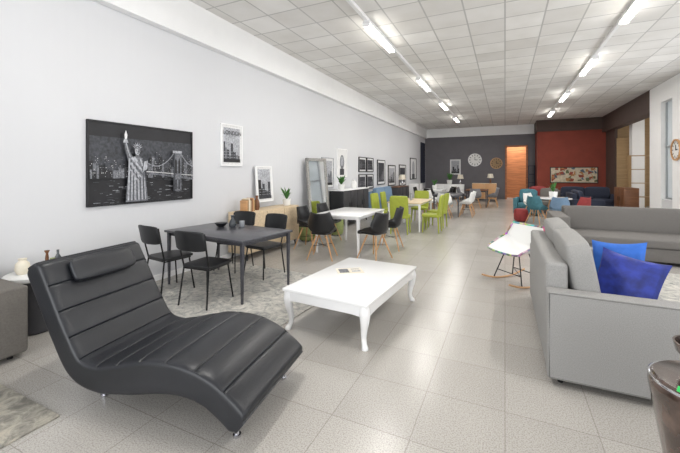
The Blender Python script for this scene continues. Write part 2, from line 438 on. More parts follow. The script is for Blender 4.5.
# ------------------------------------------------------------ rugs
def rug(name,x0,x1,y0,y1,m,label,rz=0):
    o=box(name,(x1-x0,y1-y0,.012),(0,0,.006),m,None,.004); o.location=((x0+x1)/2,(y0+y1)/2,0); o.rotation_euler=(0,0,math.radians(rz))
    solo(o,label,'rug')
rug('rug',-4.3,-2.0,2.5,4.6,'rug','grey and cream distressed rug under the black dining table',-3)
rug('rug',-4.2,-2.55,-.9,1.25,'rug2','grey beige distressed rug beside the brown-grey sofa')
rug('rug',1.4,3.6,5.0,6.95,'rug','pale grey distressed rug in front of the taupe sofa')

# ------------------------------------------------------------ dining table 1
def dtable(name,label,loc,rz,W,L,h,topm,legm,th=.03,leg=.05,group=None):
    t=thing(name,label,'table',loc,rz,group)
    box('tabletop',(W,L,th),(0,0,h-th/2),topm,t,.006)
    box('apron',(W-.12,L-.12,.05),(0,0,h-th-.025),legm,t,.003)
    for sx in(-1,1):
        for sy in(-1,1):
            x,y=sx*(W/2-.045),sy*(L/2-.045)
            bm=bmesh.new(); s=leg/2
            A=[bm.verts.new((x+a*s*1.1,y+b*s*1.1,h-th)) for a,b in((-1,-1),(1,-1),(1,1),(-1,1))]
            B=[bm.verts.new((x+a*s*.6,y+b*s*.6,0)) for a,b in((-1,-1),(1,-1),(1,1),(-1,1))]
            bm.faces.new(A);bm.faces.new(B[::-1])
            for i in range(4): bm.faces.new((A[i],A[(i+1)%4],B[(i+1)%4],B[i]))
            fin('leg',bm,legm,t,smooth=False)
    return t
dtable('dining_table','charcoal wood dining table with dark tapered legs on a rug',(-3.42,3.68,.012),-6,1.5,.92,.745,'blackwood','blackwood',leg=.036)

def blackchair(loc,rz):
    t=thing('dining_chair','black dining chair with thin metal legs and curved backrest','chair',loc,rz,'black metal dining chairs')
    cushion('seat',(.42,.42,.045),(0,0,.45),'blackseat',t,bulge=.01,bev=.02)
    for sx in(-1,1):
        tube('leg',[(sx*.16,.16,.43),(sx*.20,.21,0)],.010,'blackmetal',t,8)
        tube('leg',[(sx*.195,-.275,.85),(sx*.19,-.235,.64),(sx*.18,-.19,.44),(sx*.205,-.25,0)],.010,'blackmetal',t,8,0)
    tube('frame_rail',[(-.17,.17,.42),(.17,.17,.42),(.18,-.18,.42),(-.18,-.18,.42)],.009,'blackmetal',t,8,closed=True)
    bm=bmesh.new(); n=14; V=[]
    for i in range(n+1):
        u=-1+2*i/n
        col=[]
        for k,z in enumerate((.65,.67,.76,.86,.88)):
            inset=.015 if k in(0,4) else 0
            col.append((u*(.215-inset*abs(u)),-.255-.045*(1-u*u)-(z-.64)*.18,z-.012*abs(u)**4*(1 if k>2 else -1)))
        V.append(col)
    f=[[bm.verts.new(p) for p in c] for c in V]
    for i in range(n):
        for k in range(4): bm.faces.new((f[i][k],f[i+1][k],f[i+1][k+1],f[i][k+1]))
    o=fin('backrest',bm,'blackseat',t); md=o.modifiers.new('s','SOLIDIFY'); md.thickness=.022; md.offset=0
    md=o.modifiers.new('b','BEVEL'); md.width=.006; md.segments=2
    return t
c0=blackchair((-3.22,3.12,.012),4)
dup(c0,(-3.96,3.2,.012),-8)
dup(c0,(-3.28,4.26,.012),174)
dup(c0,(-3.92,4.32,.012),184)

def bottle(name,label,loc,prof,m,cat):
    o=lathe(name,prof,m); o.location=loc; solo(o,label,cat); return o
bottle('vase','small dark glass vase on the charcoal dining table',(-3.55,3.9,.757),[(.04,0),(.05,.03),(.045,.08),(.02,.12),(.022,.16),(.03,.17)],'glass','vase')
bottle('candle_holder','clear grey glass candle holder on the dining table',(-3.42,3.95,.757),[(.035,0),(.04,.01),(.038,.09),(.036,.09)],'alu','candle holder')
bottle('bowl','dark low bowl on the charcoal dining table',(-3.72,3.85,.757),[(.04,0),(.07,.03),(.09,.06),(.086,.06)],'a0','bowl')

# ------------------------------------------------------------ pictures
def addpoly(bm,poly,mi,d):
    vs=[bm.verts.new((d,p,q)) for p,q in poly]
    try:
        f=bm.faces.new(vs); f.material_index=mi
        if len(vs)>4: bmesh.ops.triangulate(bm,faces=[f])
    except Exception: pass
AM=['a0','a1','a2','a3','a4']
def picture(label,loc,w,h,fm,art,fw=.03,mats=AM,depth=.035,rz=0,tilt=0,name='framed_picture',cat='picture',bg=4):
    t=thing(name,label,cat,loc,rz)
    if tilt: t.rotation_euler=(0,math.radians(tilt),math.radians(rz))
    boxes('frame',[((depth,fw,h),(depth/2,fw/2,h/2)),((depth,fw,h),(depth/2,w-fw/2,h/2)),((depth,w-2*fw,fw),(depth/2,w/2,fw/2)),((depth,w-2*fw,fw),(depth/2,w/2,h-fw/2))],fm,t)
    bm=bmesh.new(); d=depth*.55
    addpoly(bm,[(fw,fw),(w-fw,fw),(w-fw,h-fw),(fw,h-fw)],bg,d)
    for k,(poly,mi) in enumerate(art):
        d+=.00025 if len(art)<60 else .00004
        addpoly(bm,[(max(fw,min(w-fw,p)),max(fw,min(h-fw,q))) for p,q in poly],mi,d)
    fin('print',bm,mats,t,smooth=False)
    return t
def rect(a,b,c,d): return [(a,b),(c,b),(c,d),(a,d)]
def line(p,q,w):
    dx,dy=q[0]-p[0],q[1]-p[1]; l=math.hypot(dx,dy) or 1; nx,ny=-dy/l*w/2,dx/l*w/2
    return [(p[0]+nx,p[1]+ny),(q[0]+nx,q[1]+ny),(q[0]-nx,q[1]-ny),(p[0]-nx,p[1]-ny)]
def disc(x,y,r,n=14,ry=None): return [(x+r*math.cos(2*math.pi*i/n),y+(ry or r)*math.sin(2*math.pi*i/n)) for i in range(n)]
W,Hh=1.54,1.05; art=[]
art.append((rect(0,0,W,.36),0))
art.append((rect(0,.86,W,Hh),0))
rnd=random.Random(3)
for layer,(lo,hi,cs) in enumerate(((.54,.66,[1]),(.46,.58,[0,1,2]),(.42,.50,[0,2]))):
    x=.0
    while x<W:
        w=rnd.uniform(.025,.065); hh=rnd.uniform(lo,hi)
        if .75<x<1.0: hh+=.06
        if x>1.3: hh+=.08
        art.append((rect(x,.34,x+w,hh),rnd.choice(cs)))
        for k in range(int((hh-.36)/.022)):
            for q in range(3):
                if rnd.random()<.35: art.append((rect(x+w*(.15+q*.27),.36+k*.022,x+w*(.30+q*.27),.368+k*.022),rnd.choice([2,3,4])))
        x+=w*1.02
for k in range(140): 
    xx=rnd.uniform(.03,W-.10); yy=rnd.uniform(.03,.34); art.append((rect(xx,yy,xx+rnd.uniform(.02,.09),yy+.004),rnd.choice([1,1,2,3])))
art.append(([(.72,.40),(W,.30),(W,.33),(.72,.42)],2))
art.append((line((.70,.43),(W,.37),.010),4))
def sag(p,q,s,n=16):
    out=[]
    for i in range(n+1):
        u=i/n; out.append((p[0]+(q[0]-p[0])*u,p[1]+(q[1]-p[1])*u-s*4*u*(1-u)))
    return out
for (p,q,s) in(((.70,.58),(1.17,.70),.13),((1.29,.70),(1.62,.52),.08)):
    c=sag(p,q,s)
    for a,b in zip(c,c[1:]): art.append((line(a,b,.009),3))
    for a in c[1:-1]: art.append((line(a,(a[0],.40-(a[0]-.7)*.09),.003),2))
art.append((rect(1.16,.14,1.30,.72),2)); art.append((rect(1.15,.70,1.31,.735),3)); art.append((rect(1.16,.14,1.19,.70),1))
for a in(1.185,1.245): art.append(([(a,.40),(a+.036,.40),(a+.036,.58),(a+.018,.63),(a,.58)],0)); art.append((rect(a,.16,a+.036,.31),1))
art.append((rect(.68,.22,.73,.60),1))
rob=[(.44,.03),(.75,.03),(.735,.20),(.70,.38),(.69,.50),(.675,.60),(.62,.645),(.575,.64),(.54,.62),(.51,.66),(.475,.74),(.455,.80),(.425,.80),(.435,.72),(.46,.62),(.48,.54),(.475,.40),(.455,.22)]
art.append((rob,2))
folds=[((.49,.60),(.475,.05),.022,3),((.53,.56),(.52,.05),.020,3),((.565,.50),(.57,.05),.024,3),((.61,.42),(.62,.05),.022,3),((.66,.36),(.67,.05),.020,3),((.70,.34),(.715,.05),.014,3),
 ((.508,.58),(.497,.05),.008,1),((.55,.50),(.545,.05),.009,1),((.59,.44),(.597,.05),.009,1),((.635,.40),(.647,.05),.009,1),((.68,.5),(.695,.05),.008,1),
 ((.52,.61),(.68,.42),.026,3),((.50,.54),(.67,.33),.022,3),((.49,.47),(.62,.28),.016,3),((.51,.575),(.67,.38),.008,1),((.495,.50),(.64,.30),.008,1),
 ((.55,.62),(.60,.56),.030,3),((.64,.60),(.67,.50),.022,3),((.47,.70),(.50,.62),.014,3),((.445,.80),(.47,.70),.012,3)]
for p,q,w_,mi in folds: art.append((line(p,q,w_),mi))
art.append(([(.405,.80),(.475,.80),(.465,.835),(.45,.85),(.43,.85),(.415,.835)],3))
art.append(([(.428,.85),(.455,.85),(.462,.90),(.442,.96),(.422,.90)],4))
art.append((rect(.578,.62,.622,.67),2))
art.append((disc(.60,.70,.038,14,.052),3)); art.append(([(.60,.655),(.635,.68),(.636,.72),(.61,.75)],2))
for k in range(7):
    a=math.radians(20+k*23); art.append(([(.60+.035*math.cos(a-.22),.735+.03*math.sin(a-.22)),(.60+.085*math.cos(a),.735+.085*math.sin(a)),(.60+.035*math.cos(a+.22),.735+.03*math.sin(a+.22))],3))
art.append((line((.563,.735),(.637,.735),.014),2))
art.append(([(.665,.42),(.74,.46),(.75,.58),(.69,.56)],3)); art.append((line((.665,.42),(.69,.56),.010),1))
art.append((line((.607,.695),(.622,.695),.009),1)); art.append((line((.578,.70),(.593,.70),.009),1)); art.append((line((.59,.668),(.612,.668),.006),1)); art.append((line((.60,.70),(.603,.68),.005),2))
picture('large black and white print of crowned torch statue and bridge',(XL,2.47,1.13),W,Hh,'a0',art,.018,bg=1)
def skyline(w,h,seed,dark=False,cols=(1,2,0)):
    r=random.Random(seed); a=[]
    m=.06*w/.5
    a.append((rect(m,m,w-m,h-m),3 if not dark else 1))
    x=m
    while x<w-m-.02:
        ww=min(r.uniform(.03,.09),w-m-x); hh=m+r.uniform(.15,.55)*h
        a.append((rect(x,m,x+ww,hh),r.choice(cols))); 
        for k in range(4): a.append((rect(x+ww*.25,m+.03+k*.05,x+ww*.7,m+.042+k*.05),3))
        x+=ww
    a.append((rect(m,m,w-m,m+.08*h),r.choice([0,1])))
    return a
pl=picture('white framed black and white city skyline poster on pale wall',(XL,4.63,1.66),.55,.75,'white',skyline(.55,.75,1),.02)
tcu=bpy.data.curves.new('poster_title','FONT'); tcu.body='LONDON'; tcu.size=.105; tcu.align_x='CENTER'
to=bpy.data.objects.new('poster_title',tcu); COL.objects.link(to)
bpy.context.view_layer.update()
me=bpy.data.meshes.new_from_object(to.evaluated_get(bpy.context.evaluated_depsgraph_get())); bpy.data.objects.remove(to)
to=bpy.data.objects.new('poster_title',me); COL.objects.link(to); me.materials.clear(); me.materials.append(M['a0'])
to.parent=pl; to.location=(.036,.275,.56); to.rotation_euler=(math.radians(90),0,math.radians(90))
picture('white framed city street print standing on the oak sideboard',(XL+.1,5.5,.95),.52,.72,'white',skyline(.52,.72,2,cols=(0,1)),.025,tilt=-4)
picture('pale framed abstract print hung on pale wall',(XL,8.35,1.10),.7,.85,'a3',skyline(.7,.85,5,cols=(2,3)),.02)
picture('white framed portrait sketch poster on pale wall',(XL,9.3,1.4),.7,.85,'white',[(disc(.35,.45,.15,14,.22),2),(disc(.35,.48,.10,14,.15),3),(rect(.2,.06,.5,.25),1)],.02)
for yy in(11.0,11.75):
    for zz in(.95,1.55):
        picture('black framed small dark city print in a wall cluster',(XL,yy,zz),.68,.52,'a0',skyline(.68,.52,int(10+yy+zz*3),True),.03)
picture('black framed tall monochrome print on pale wall',(XL,12.9,1.05),.95,.98,'a0',skyline(.95,.98,21,True),.03)
picture('black framed city print with white mount on pale wall',(XL,14.3,.95),1.05,.9,'a0',skyline(1.05,.9,22),.04)
picture('dark framed monochrome building print on pale wall',(XL,16.0,.9),1.2,1.0,'a0',skyline(1.2,1.0,23,True),.04)
picture('tall black framed portrait print on pale wall',(XL,18.1,1.15),1.4,1.15,'a0',[(disc(.7,.6,.28,16,.4),3),(rect(.4,.05,1.0,.3),1)],.05)
picture('navy vertical banner board against pale wall',(XL+.02,20.6,.9),1.1,2.4,'navysofa',[],.05,mats=['navysofa']*5)
# ------------------------------------------------------------ sideboards
def sideboard(name,label,x,y0,y1,h,dp,bodym,frontm,nd,topm=None,legs=True,rz=0):
    L=y1-y0; t=thing(name,label,'cabinet',(x,(y0+y1)/2,0),rz)
    z0=.12 if legs else .04
    box('body',(dp,L,h-z0),(0,0,z0+(h-z0)/2),bodym,t,.004)
    if topm: box('worktop',(dp+.03,L+.03,.025),(0,0,h+.0125),topm,t,.004)
    w=L/nd
    for i in range(nd):
        yy=-L/2+w*(i+.5)
        d=box('door',(.018,w-.02,h-z0-.04),(dp/2+.009,yy,z0+(h-z0)/2),frontm,t,.003)
        box('handle',(.012,.012,.14),(dp/2+.024,yy+w*.35*(1 if i%2==0 else -1),z0+(h-z0)*.55),'blackmetal',d,.002)
    if legs:
        for sx in(-1,1):
            for sy in(-1,1): tube('leg',[(sx*(dp/2-.05),sy*(L/2-.08),z0),(sx*(dp/2-.04),sy*(L/2-.05),0)],.017,'blackmetal',t)
    return t
sideboard('sideboard','pale oak sideboard with flat doors against the wall',-4.24,4.78,6.45,.84,.42,'oak','oak',3,None)
sideboard('sideboard','black sideboard with dark doors and items on top',-4.24,8.75,10.7,1.02,.42,'blackplastic','dkgrey',4,'white')
sideboard('sideboard','low white sideboard near the slate wall',-2.9,20.2,21.8,.85,.45,'whitelac','whitelac',3,rz=-90)
sideboard('sideboard','small natural oak cabinet before the slate wall',-1.0,19.7,20.9,.95,.45,'oak','beech',2,rz=-90)
sideboard('sideboard','dark grey sideboard along the pale wall',-4.24,14.2,16.0,.9,.42,'dkgrey','dkgrey',3,'walnut')
sideboard('sideboard','white chest along the pale wall near framed prints',-4.24,17.6,19.0,.95,.42,'whitelac','whitelac',2)
bc=['beech','tan','cream','oak','walnut']
for i in range(7):
    hh=.2+.02*(i%3); o=box('book',(.15,.028,hh),(0,0,hh/2),bc[i%5],None,.003); o.location=(-4.2,4.90+i*.034,.84)
    solo(o,'upright hardback book on the oak sideboard','book','books on the oak sideboard')
bottle('vase','tall brown ceramic vase on the oak sideboard',(-4.2,5.26,.84),[(.04,0),(.055,.06),(.045,.16),(.022,.22),(.028,.27)],'walnut','vase')
def plant(loc,label,s=1,potm='whiteplastic',n=26,seed=1):
    t=thing('potted_plant',label,'plant',loc,0)
    lathe('pot',[(.05*s,0),(.065*s,.02*s),(.075*s,.12*s),(.068*s,.12*s),(.06*s,.10*s)],potm,t,20)
    r=random.Random(seed); bm=bmesh.new()
    for i in range(n):
        a=r.uniform(0,6.28); rr=r.uniform(.05,.14)*s; hz=r.uniform(.08,.24)*s; b=Vector((0,0,.1*s)); tip=Vector((math.cos(a)*rr,math.sin(a)*rr,.1*s+hz)); 
        mid=(b+tip)/2+Vector((0,0,.04*s)); sd=Vector((-math.sin(a),math.cos(a),0))*.022*s
        v=[bm.verts.new(p) for p in(b,mid-sd,tip,mid+sd)]; bm.faces.new(v)
    o=fin('leaves',bm,'leaf',t,smooth=False); o['kind']='stuff'
plant((-4.2,6.25,.84),'small leafy green plant in a white pot on oak sideboard',1.2,seed=4)
plant((-4.2,9.0,1.045),'green leafy plant on the black sideboard',1.3,seed=5)
bottle('vase','rounded white vase on the black sideboard',(-4.2,9.9,1.045),[(.05,0),(.1,.08),(.09,.18),(.04,.24),(.05,.27)],'whiteplastic','vase')
plant((-2.9,21.0,.85),'leafy plant in a white pot on the low white sideboard',2.0,seed=15)
def tlamp(loc,label,bm_='walnut',s=1):
    t=thing('table_lamp',label,'lamp',loc,0)
    lathe('lamp_base',[(.07*s,0),(.07*s,.015),(.03*s,.05*s),(.05*s,.14*s),(.015*s,.24*s),(.012*s,.3*s)],bm_,t,20)
    lathe('lamp_shade',[(.15*s,.26*s),(.11*s,.46*s),(.105*s,.46*s),(.145*s,.265*s)],'cream',t,24)
tlamp((-.7,20.3,.95),'small table lamp with cream shade on the oak cabinet',s=1.1)
tlamp((-2.3,21.0,.85),'table lamp with cream shade on the white sideboard','chrome',s=1.2)
tlamp((-4.2,15.5,.925),'table lamp with cream shade on the dark sideboard','chrome',s=1.1)

def smirror(y,w,h,label,fm):
    t=thing('standing_mirror',label,'mirror',(XL+.28,y,0),0); t.rotation_euler=(0,math.radians(-5),math.radians(-14))
    boxes('frame',[((.04,.07,h),(0,.035,h/2)),((.04,.07,h),(0,w-.035,h/2)),((.04,w,.07),(0,w/2,.035)),((.04,w,.07),(0,w/2,h-.035))],fm,t)
    box('mirror_glass',(.008,w-.14,h-.14),(0,w/2,h/2),'mirror',t)
smirror(7.3,.72,1.9,'tall silver ornate framed floor mirror leaning on the wall','silver')

def pouf(loc,m,label,r=.2,h=.38):
    t=thing('pouf',label,'pouf',loc,0)
    lathe('cushion_body',[(r*.85,.03),(r,.08),(r*1.02,h*.5),(r,h-.05),(r*.8,h),(0,h+.01)],m,t)
    for a in range(4):
        x,y=r*.6*math.cos(a*1.57+.78),r*.6*math.sin(a*1.57+.78); tube('leg',[(x,y,.04),(x,y,0)],.015,'blackmetal',t)
M['sage']=mat('sage_fabric',(134,144,90),.8,noise=.1,nscale=20)
pouf((-4.05,6.85,0),'sage','sage green round fabric pouf near the leaning mirror')
pouf((-3.75,7.75,0),'sage','sage green fabric pouf beside another pouf',.17,.42)
pouf((.45,12.3,0),'red','round pink-red pouf beside the colourful chairs',.2,.4)

# ------------------------------------------------------------ shell chairs
def shellgrid(hw,prof,arms=.12,n=16):
    P=catmull([(0,a,b) for a,b in prof],5); m=len(P); rows=[]
    for i,p in enumerate(P):
        t=i/(m-1); k=t*(len(hw)-1); a=min(int(k),len(hw)-2); w=hw[a]+(hw[a+1]-hw[a])*(k-a)
        s=[]
        lift=arms*math.exp(-((t-.5)/.25)**2)
        for j in range(n+1):
            u=-1+2*j/n
            back=max(0,min(1,(t-.45)/.3))
            s.append((u*w,p.y+back*(abs(u)**2.2)*.11,p.z+(abs(u)**3)*(lift+.02)))
        rows.append(s)
    return rows
def shell(name,rows,mt,parent,th=.012):
    bm=bmesh.new(); f=[[bm.verts.new(p) for p in r] for r in rows]
    for A,B in zip(f,f[1:]):
        for j in range(len(A)-1): bm.faces.new((A[j],A[j+1],B[j+1],B[j]))
    o=fin(name,bm,mt,parent)
    for p in o.data.polygons:p.use_smooth=True
    md=o.modifiers.new('s','SOLIDIFY'); md.thickness=th; md.offset=0
    return o
def shellchair(mt,label,loc,rz,group,legm='beech',cush=None,arms=.14):
    t=thing('shell_chair',label,'chair',loc,rz,group)
    rows=shellgrid([.20,.225,.24,.25,.25,.235,.17],[(.23,.42),(.2,.45),(.06,.44),(-.1,.435),(-.19,.49),(-.23,.64),(-.27,.83)],arms)
    shell('seat_shell',rows,mt,t)
    if cush: cushion('seat_cushion',(.36,.36,.05),(0,.02,.465),cush,t,bulge=.01,bev=.02)
    for sx in(-1,1):
        for y0,y1 in((.1,.22),(-.1,-.22)):
            tube('leg',[(sx*.09,y0,.42),(sx*.23,y1,0)],[.017,.010],legm,t,8)
    tubes('leg_brace',[[(-.15,.15,.24),(.15,-.15,.24)],[(.15,.15,.24),(-.15,-.15,.24)]],.005,'blackmetal',t,6)
    return t
dtable('dining_table','white top dining table with white tapered legs',(-2.85,6.6,0),0,.95,1.45,.745,'whitelac','whitelac')
s0=shellchair('blackplastic','black moulded shell chair with splayed beech legs at white table',(-2.12,5.96,0),70,'black shell chairs',cush='blackseat')
dup(s0,(-2.98,5.58,0),14); dup(s0,(-2.1,6.85,0),95); dup(s0,(-3.62,6.2,0),-90); dup(s0,(-3.6,7.0,0),-94)
def limechair(loc,rz):
    t=thing('dining_chair','lime green upholstered dining chair with straight back','chair',loc,rz,'lime green dining chairs')
    cushion('seat',(.46,.46,.09),(0,0,.43),'lime',t,bulge=.015,bev=.03)
    cushion('backrest',(.46,.07,.56),(0,-.22,.68),'lime',t,rot=(8,0,0),bulge=.012,bev=.025)
    for sx in(-1,1):
        for y in(.18,-.19): tube('leg',[(sx*.19,y,.42),(sx*.21,y*1.1,0)],[.024,.016],'lime',t,8)
    return t
dtable('dining_table','pale oak dining table with white legs between lime chairs',(-2.4,9.8,0),0,.9,1.6,.75,'oak','whitelac')
l0=limechair((-2.4,8.7,0),5)
dup(l0,(-1.72,9.25,0),90); dup(l0,(-1.72,10.1,0),85); dup(l0,(-3.08,9.3,0),-95); dup(l0,(-3.08,10.1,0),-88); dup(l0,(-2.4,10.9,0),178)
bottle('vase','slim glass vase on the oak dining table',(-2.4,9.8,.75),[(.03,0),(.04,.05),(.02,.15),(.025,.2)],'alu','vase')
dtable('dining_table','black dining table surrounded by white chairs',(-1.85,13.3,0),0,.9,1.6,.75,'blackwood','blackwood')
w0=shellchair('whiteplastic','white moulded shell chair at the black table',(-1.22,12.9,0),90,'white shell chairs')
dup(w0,(-1.22,13.7,0),92); dup(w0,(-2.48,12.9,0),-90); dup(w0,(-2.48,13.8,0),-88); dup(w0,(-1.85,12.25,0),0)
dtable('dining_table','white dining table near the far display',(-3.0,16.6,0),0,1.0,1.7,.75,'whitelac','whitelac')
w1=shellchair('blackplastic','black shell chair at the far white table',(-2.33,16.1,0),90,'far black shell chairs')
dup(w1,(-2.4,17.9,0),60); dup(w1,(-3.0,15.45,0),0); dup(w1,(-3.67,16.5,0),-90)
plant((-3.0,16.8,.75),'leafy green plant on the far white table',1.5,seed=8)
dtable('dining_table','walnut dining table with grey chairs beyond the white chairs',(-1.15,17.2,0),0,.9,1.5,.75,'walnut','blackwood')
w2=shellchair('grey','grey shell chair with beech legs at the walnut table',(-.5,16.8,0),90,'grey shell chairs')
dup(w2,(-.5,17.5,0),90); dup(w2,(-1.15,16.1,0),0); dup(w2,(-1.8,17.2,0),-90)
# ------------------------------------------------------------ sofas
def sofa(label,loc,rz,L,D,bh,ah,aw,fab,nseat=2,ch=.0,legm='blackmetal',name='sofa',cushm=None,arms=(1,1),pip=False,backlean=8,seat=.43,puff=1.0,cbev=.05,cat='sofa'):
    t=thing(name,label,cat,loc,rz)
    cushm=cushm or fab
    x0=-L/2+(aw if arms[0] else 0); x1=L/2-(aw if arms[1] else 0); iw=x1-x0
    box('base',(iw,D-.06,.22),((x0+x1)/2,.0,.06+.11),fab,t,.02,3)
    for k,sx in enumerate((-1,1)):
        if arms[k]:
            ax=sx*(L/2-aw/2)
            box('armrest',(aw,D,ah-.045),(ax,0,.045+(ah-.045)/2),fab,t,.022,4)
            if pip:
                fx=sx*(L/2-.004); 
                z1=ah-.012;y1=D/2-.012
                tube('piping',[(fx,-y1,.06),(fx,-y1,z1),(fx,y1,z1),(fx,y1,.06)],.006,'piping',t,6,0,True)
    box('back_frame',(iw,.15,bh-.06),((x0+x1)/2,-D/2+.075,.06+(bh-.06)/2),fab,t,.03,4)
    w=iw/nseat
    for i in range(nseat):
        cx=x0+w*(i+.5)
        cushion('seat_cushion',(w-.01,D-.17,.17),(cx,.085,seat-.075),cushm,t,bulge=.02*puff,bev=.035)
        cushion('back_cushion',(w-.015,.19,bh+ch-seat+.02),(cx,-D/2+.26,seat+(bh+ch-seat)/2),cushm,t,rot=(backlean,0,0),bulge=.045*puff,bev=cbev)
    for sx in(-1,1):
        for sy in(-1,1): tube('foot',[(sx*(L/2-.09),sy*(D/2-.09),.07),(sx*(L/2-.09),sy*(D/2-.09),0)],.02,legm,t,10)
    return t
sofa('grey linen sofa with piped seams and blue pillows',(.78,3.95,0),-90,2.0,1.0,.86,.68,.15,'sofagrey',2,ch=.16,pip=True,backlean=10,puff=.7,cbev=.04)
sofa('taupe grey fabric sofa with long plain back and broad arms',(2.25,8.0,0),180,2.9,1.15,.86,.74,.26,'taupe',1,ch=.015,puff=.05,cbev=.02,backlean=3)
sofa('brown-grey fabric sofa beside beige rug',(-4.06,.5,0),-90,2.1,.86,.75,.6,.22,'taupedk',2,ch=.05)
sofa('navy fabric sofa before the red wall',(3.1,17.9,0),180,2.1,.9,.8,.62,.18,'navysofa',2,ch=.1)
sofa('navy fabric sofa facing the red wall',(2.6,15.4,0),-90,1.9,.9,.78,.6,.18,'navysofa',2,ch=.08)
sofa('pale blue fabric sofa along the pale wall',(-3.95,12.6,0),-90,2.2,.9,.85,.6,.18,'bluebed',2,ch=.12)
sofa('red fabric armchair before the red wall',(1.35,17.6,0),190,.95,.85,.85,.6,.16,'red',1,ch=.05,name='armchair',cat='armchair')
sofa('brown fabric armchair near the navy sofas',(1.5,15.6,0),160,.95,.85,.85,.6,.16,'taupedk',1,ch=.05,name='armchair',cat='armchair')
sofa('teal fabric armchair near the round table',(.75,14.6,0),170,.85,.8,.85,.6,.14,'teal',1,ch=.05,name='armchair',cat='armchair')
pillow('throw_pillow',.43,.50,.16,'navy','crumpled royal blue velvet pillow leaning on the grey sofa arm',(.83,3.34,.68),(66,8,-32))
pillow('throw_pillow',.40,.50,.12,'blue','bright lighter blue pillow tucked behind the darker pillow',(.86,3.68,.72),(70,-6,-32))

# ------------------------------------------------------------ rocking chair
def rocker():
    t=thing('rocking_chair','white shell rocking chair with multicoloured rim and wooden rockers','rocking chair',(.15,5.5,0),134)
    rows=shellgrid([.27,.30,.32,.33,.33,.31,.26],[(.25,.43),(.2,.445),(.04,.43),(-.12,.425),(-.22,.49),(-.27,.64),(-.31,.78)],.17)
    shell('seat_shell',rows,'whiteplastic',t,.014)
    M['patch']=mat('patchwork_fabric',(150,110,120),.9)
    nt=M['patch'].node_tree; vr=nt.nodes.new('ShaderNodeTexVoronoi'); vr.inputs['Scale'].default_value=16; tc=nt.nodes.new('ShaderNodeTexCoord')
    hs=nt.nodes.new('ShaderNodeHueSaturation'); hs.inputs['Saturation'].default_value=.8; hs.inputs['Value'].default_value=.6
    nt.links.new(tc.outputs['Object'],vr.inputs['Vector']); nt.links.new(vr.outputs['Color'],hs.inputs['Color']); nt.links.new(hs.outputs['Color'],nt.nodes['Principled BSDF'].inputs['Base Color'])
    edge=[Vector(r[0]) for r in rows]+[Vector(p) for p in rows[-1][1:-1]]+[Vector(r[-1]) for r in rows[::-1]]+[Vector(p) for p in rows[0][-2:0:-1]]
    tube('rim_trim',edge,.014,M['patch'],t,8,0,True)
    for sx in(-1,1):
        tube('rocker_rail',[(sx*.25,.38,.08),(sx*.25,.2,.03),(sx*.25,0,.013),(sx*.25,-.2,.03),(sx*.25,-.40,.09)],.013,'beech',t,8,5)
        for y in(.17,-.17): tube('leg',[(sx*.12,y*.5,.43),(sx*.25,y,.03)],.008,'blackmetal',t,6)
    tubes('leg_brace',[[(-.2,.14,.15),(.2,.14,.15)],[(-.2,-.14,.15),(.2,-.14,.15)],[(-.2,.14,.15),(.2,-.14,.15)]],.006,'blackmetal',t,6)
rocker()
def roundtable(loc,label,r,m):
    t=thing('round_table',label,'table',loc,0)
    lathe('tabletop',[(r-.01,.72),(r,.73),(r,.745),(r-.01,.75)],m,t,36)
    for k in range(4):
        a=k*math.pi/2+.78; tube('leg',[(.1*math.cos(a),.1*math.sin(a),.72),(r*.6*math.cos(a),r*.6*math.sin(a),0)],[.02,.013],'beech',t)
roundtable((1.35,12.6,0),'round white table with beech legs among colourful chairs',.5,'whitelac')
shellchair('teal','teal shell chair with beech legs at the round table',(.85,11.9,0),-35,'colourful shell chairs',cush='teal')
shellchair('red','red shell chair with beech legs at the round table',(1.95,12.0,0),40,'colourful shell chairs',cush='red')
shellchair('whiteplastic','white shell chair behind the round table',(.8,13.2,0),-130,'colourful shell chairs')
shellchair('bluebed','pale blue shell chair beside the round table',(1.4,11.7,0),0,'colourful shell chairs')
plant((1.35,12.6,.75),'leafy plant on the round table',1.6,seed=9)
sideboard('sideboard','narrow walnut display cabinet along the bay opening',3.9,15.0,16.2,1.0,.4,'walnut','walnut',2,rz=180)

mc=['p1','p2','p3','p4','p5']
r=random.Random(11); art=[]
for i in range(60):
    a=r.uniform(.05,1.9);b=r.uniform(.05,.7); art.append(([(a,b),(a+r.uniform(.05,.22),b+r.uniform(-.02,.03)),(a+r.uniform(.04,.2),b+r.uniform(.08,.2)),(a+r.uniform(-.03,.03),b+r.uniform(.05,.18))],r.randrange(5)))
tt=picture('wide muted abstract painting on the rust-red wall',(2.05,20.5,1.0),2.0,.8,'a0',art,.04,mats=mc,bg=1)
tt.rotation_euler=(0,0,math.radians(-90))
def clock(label,loc,R,rz,rimm,facem,handm):
    t=thing('wall_clock',label,'clock',loc,rz)
    bm=bmesh.new(); seg=40
    def ring(r,y): return [bm.verts.new((r*math.cos(2*math.pi*i/seg),y,r*math.sin(2*math.pi*i/seg))) for i in range(seg)]
    rs=[ring(R,0),ring(R,-.05),ring(R*.88,-.05),ring(R*.88,-.02)]
    for A,B in zip(rs,rs[1:]):
        for j in range(seg): bm.faces.new((A[j],A[(j+1)%seg],B[(j+1)%seg],B[j]))
    fin('rim',bm,rimm,t)
    bm=bmesh.new(); q=ring(R*.89,-.021); bm.faces.new(q)
    for k in range(12):
        a=k*math.pi/6; m=Matrix.Rotation(-a,4,'Y'); vs=addbox(bm,(.03*R/.4,.004,.10*R/.4),(0,-.024,R*.74),mi=1); bmesh.ops.transform(bm,matrix=m,verts=vs)
    fin('dial',bm,[facem,handm],t,smooth=False)
    box('hand',(.022,.006,R*.5),(0,-.032,R*.22),handm,t)
    box('hand',(R*.42,.006,.028),(R*.17,-.036,0),handm,t)
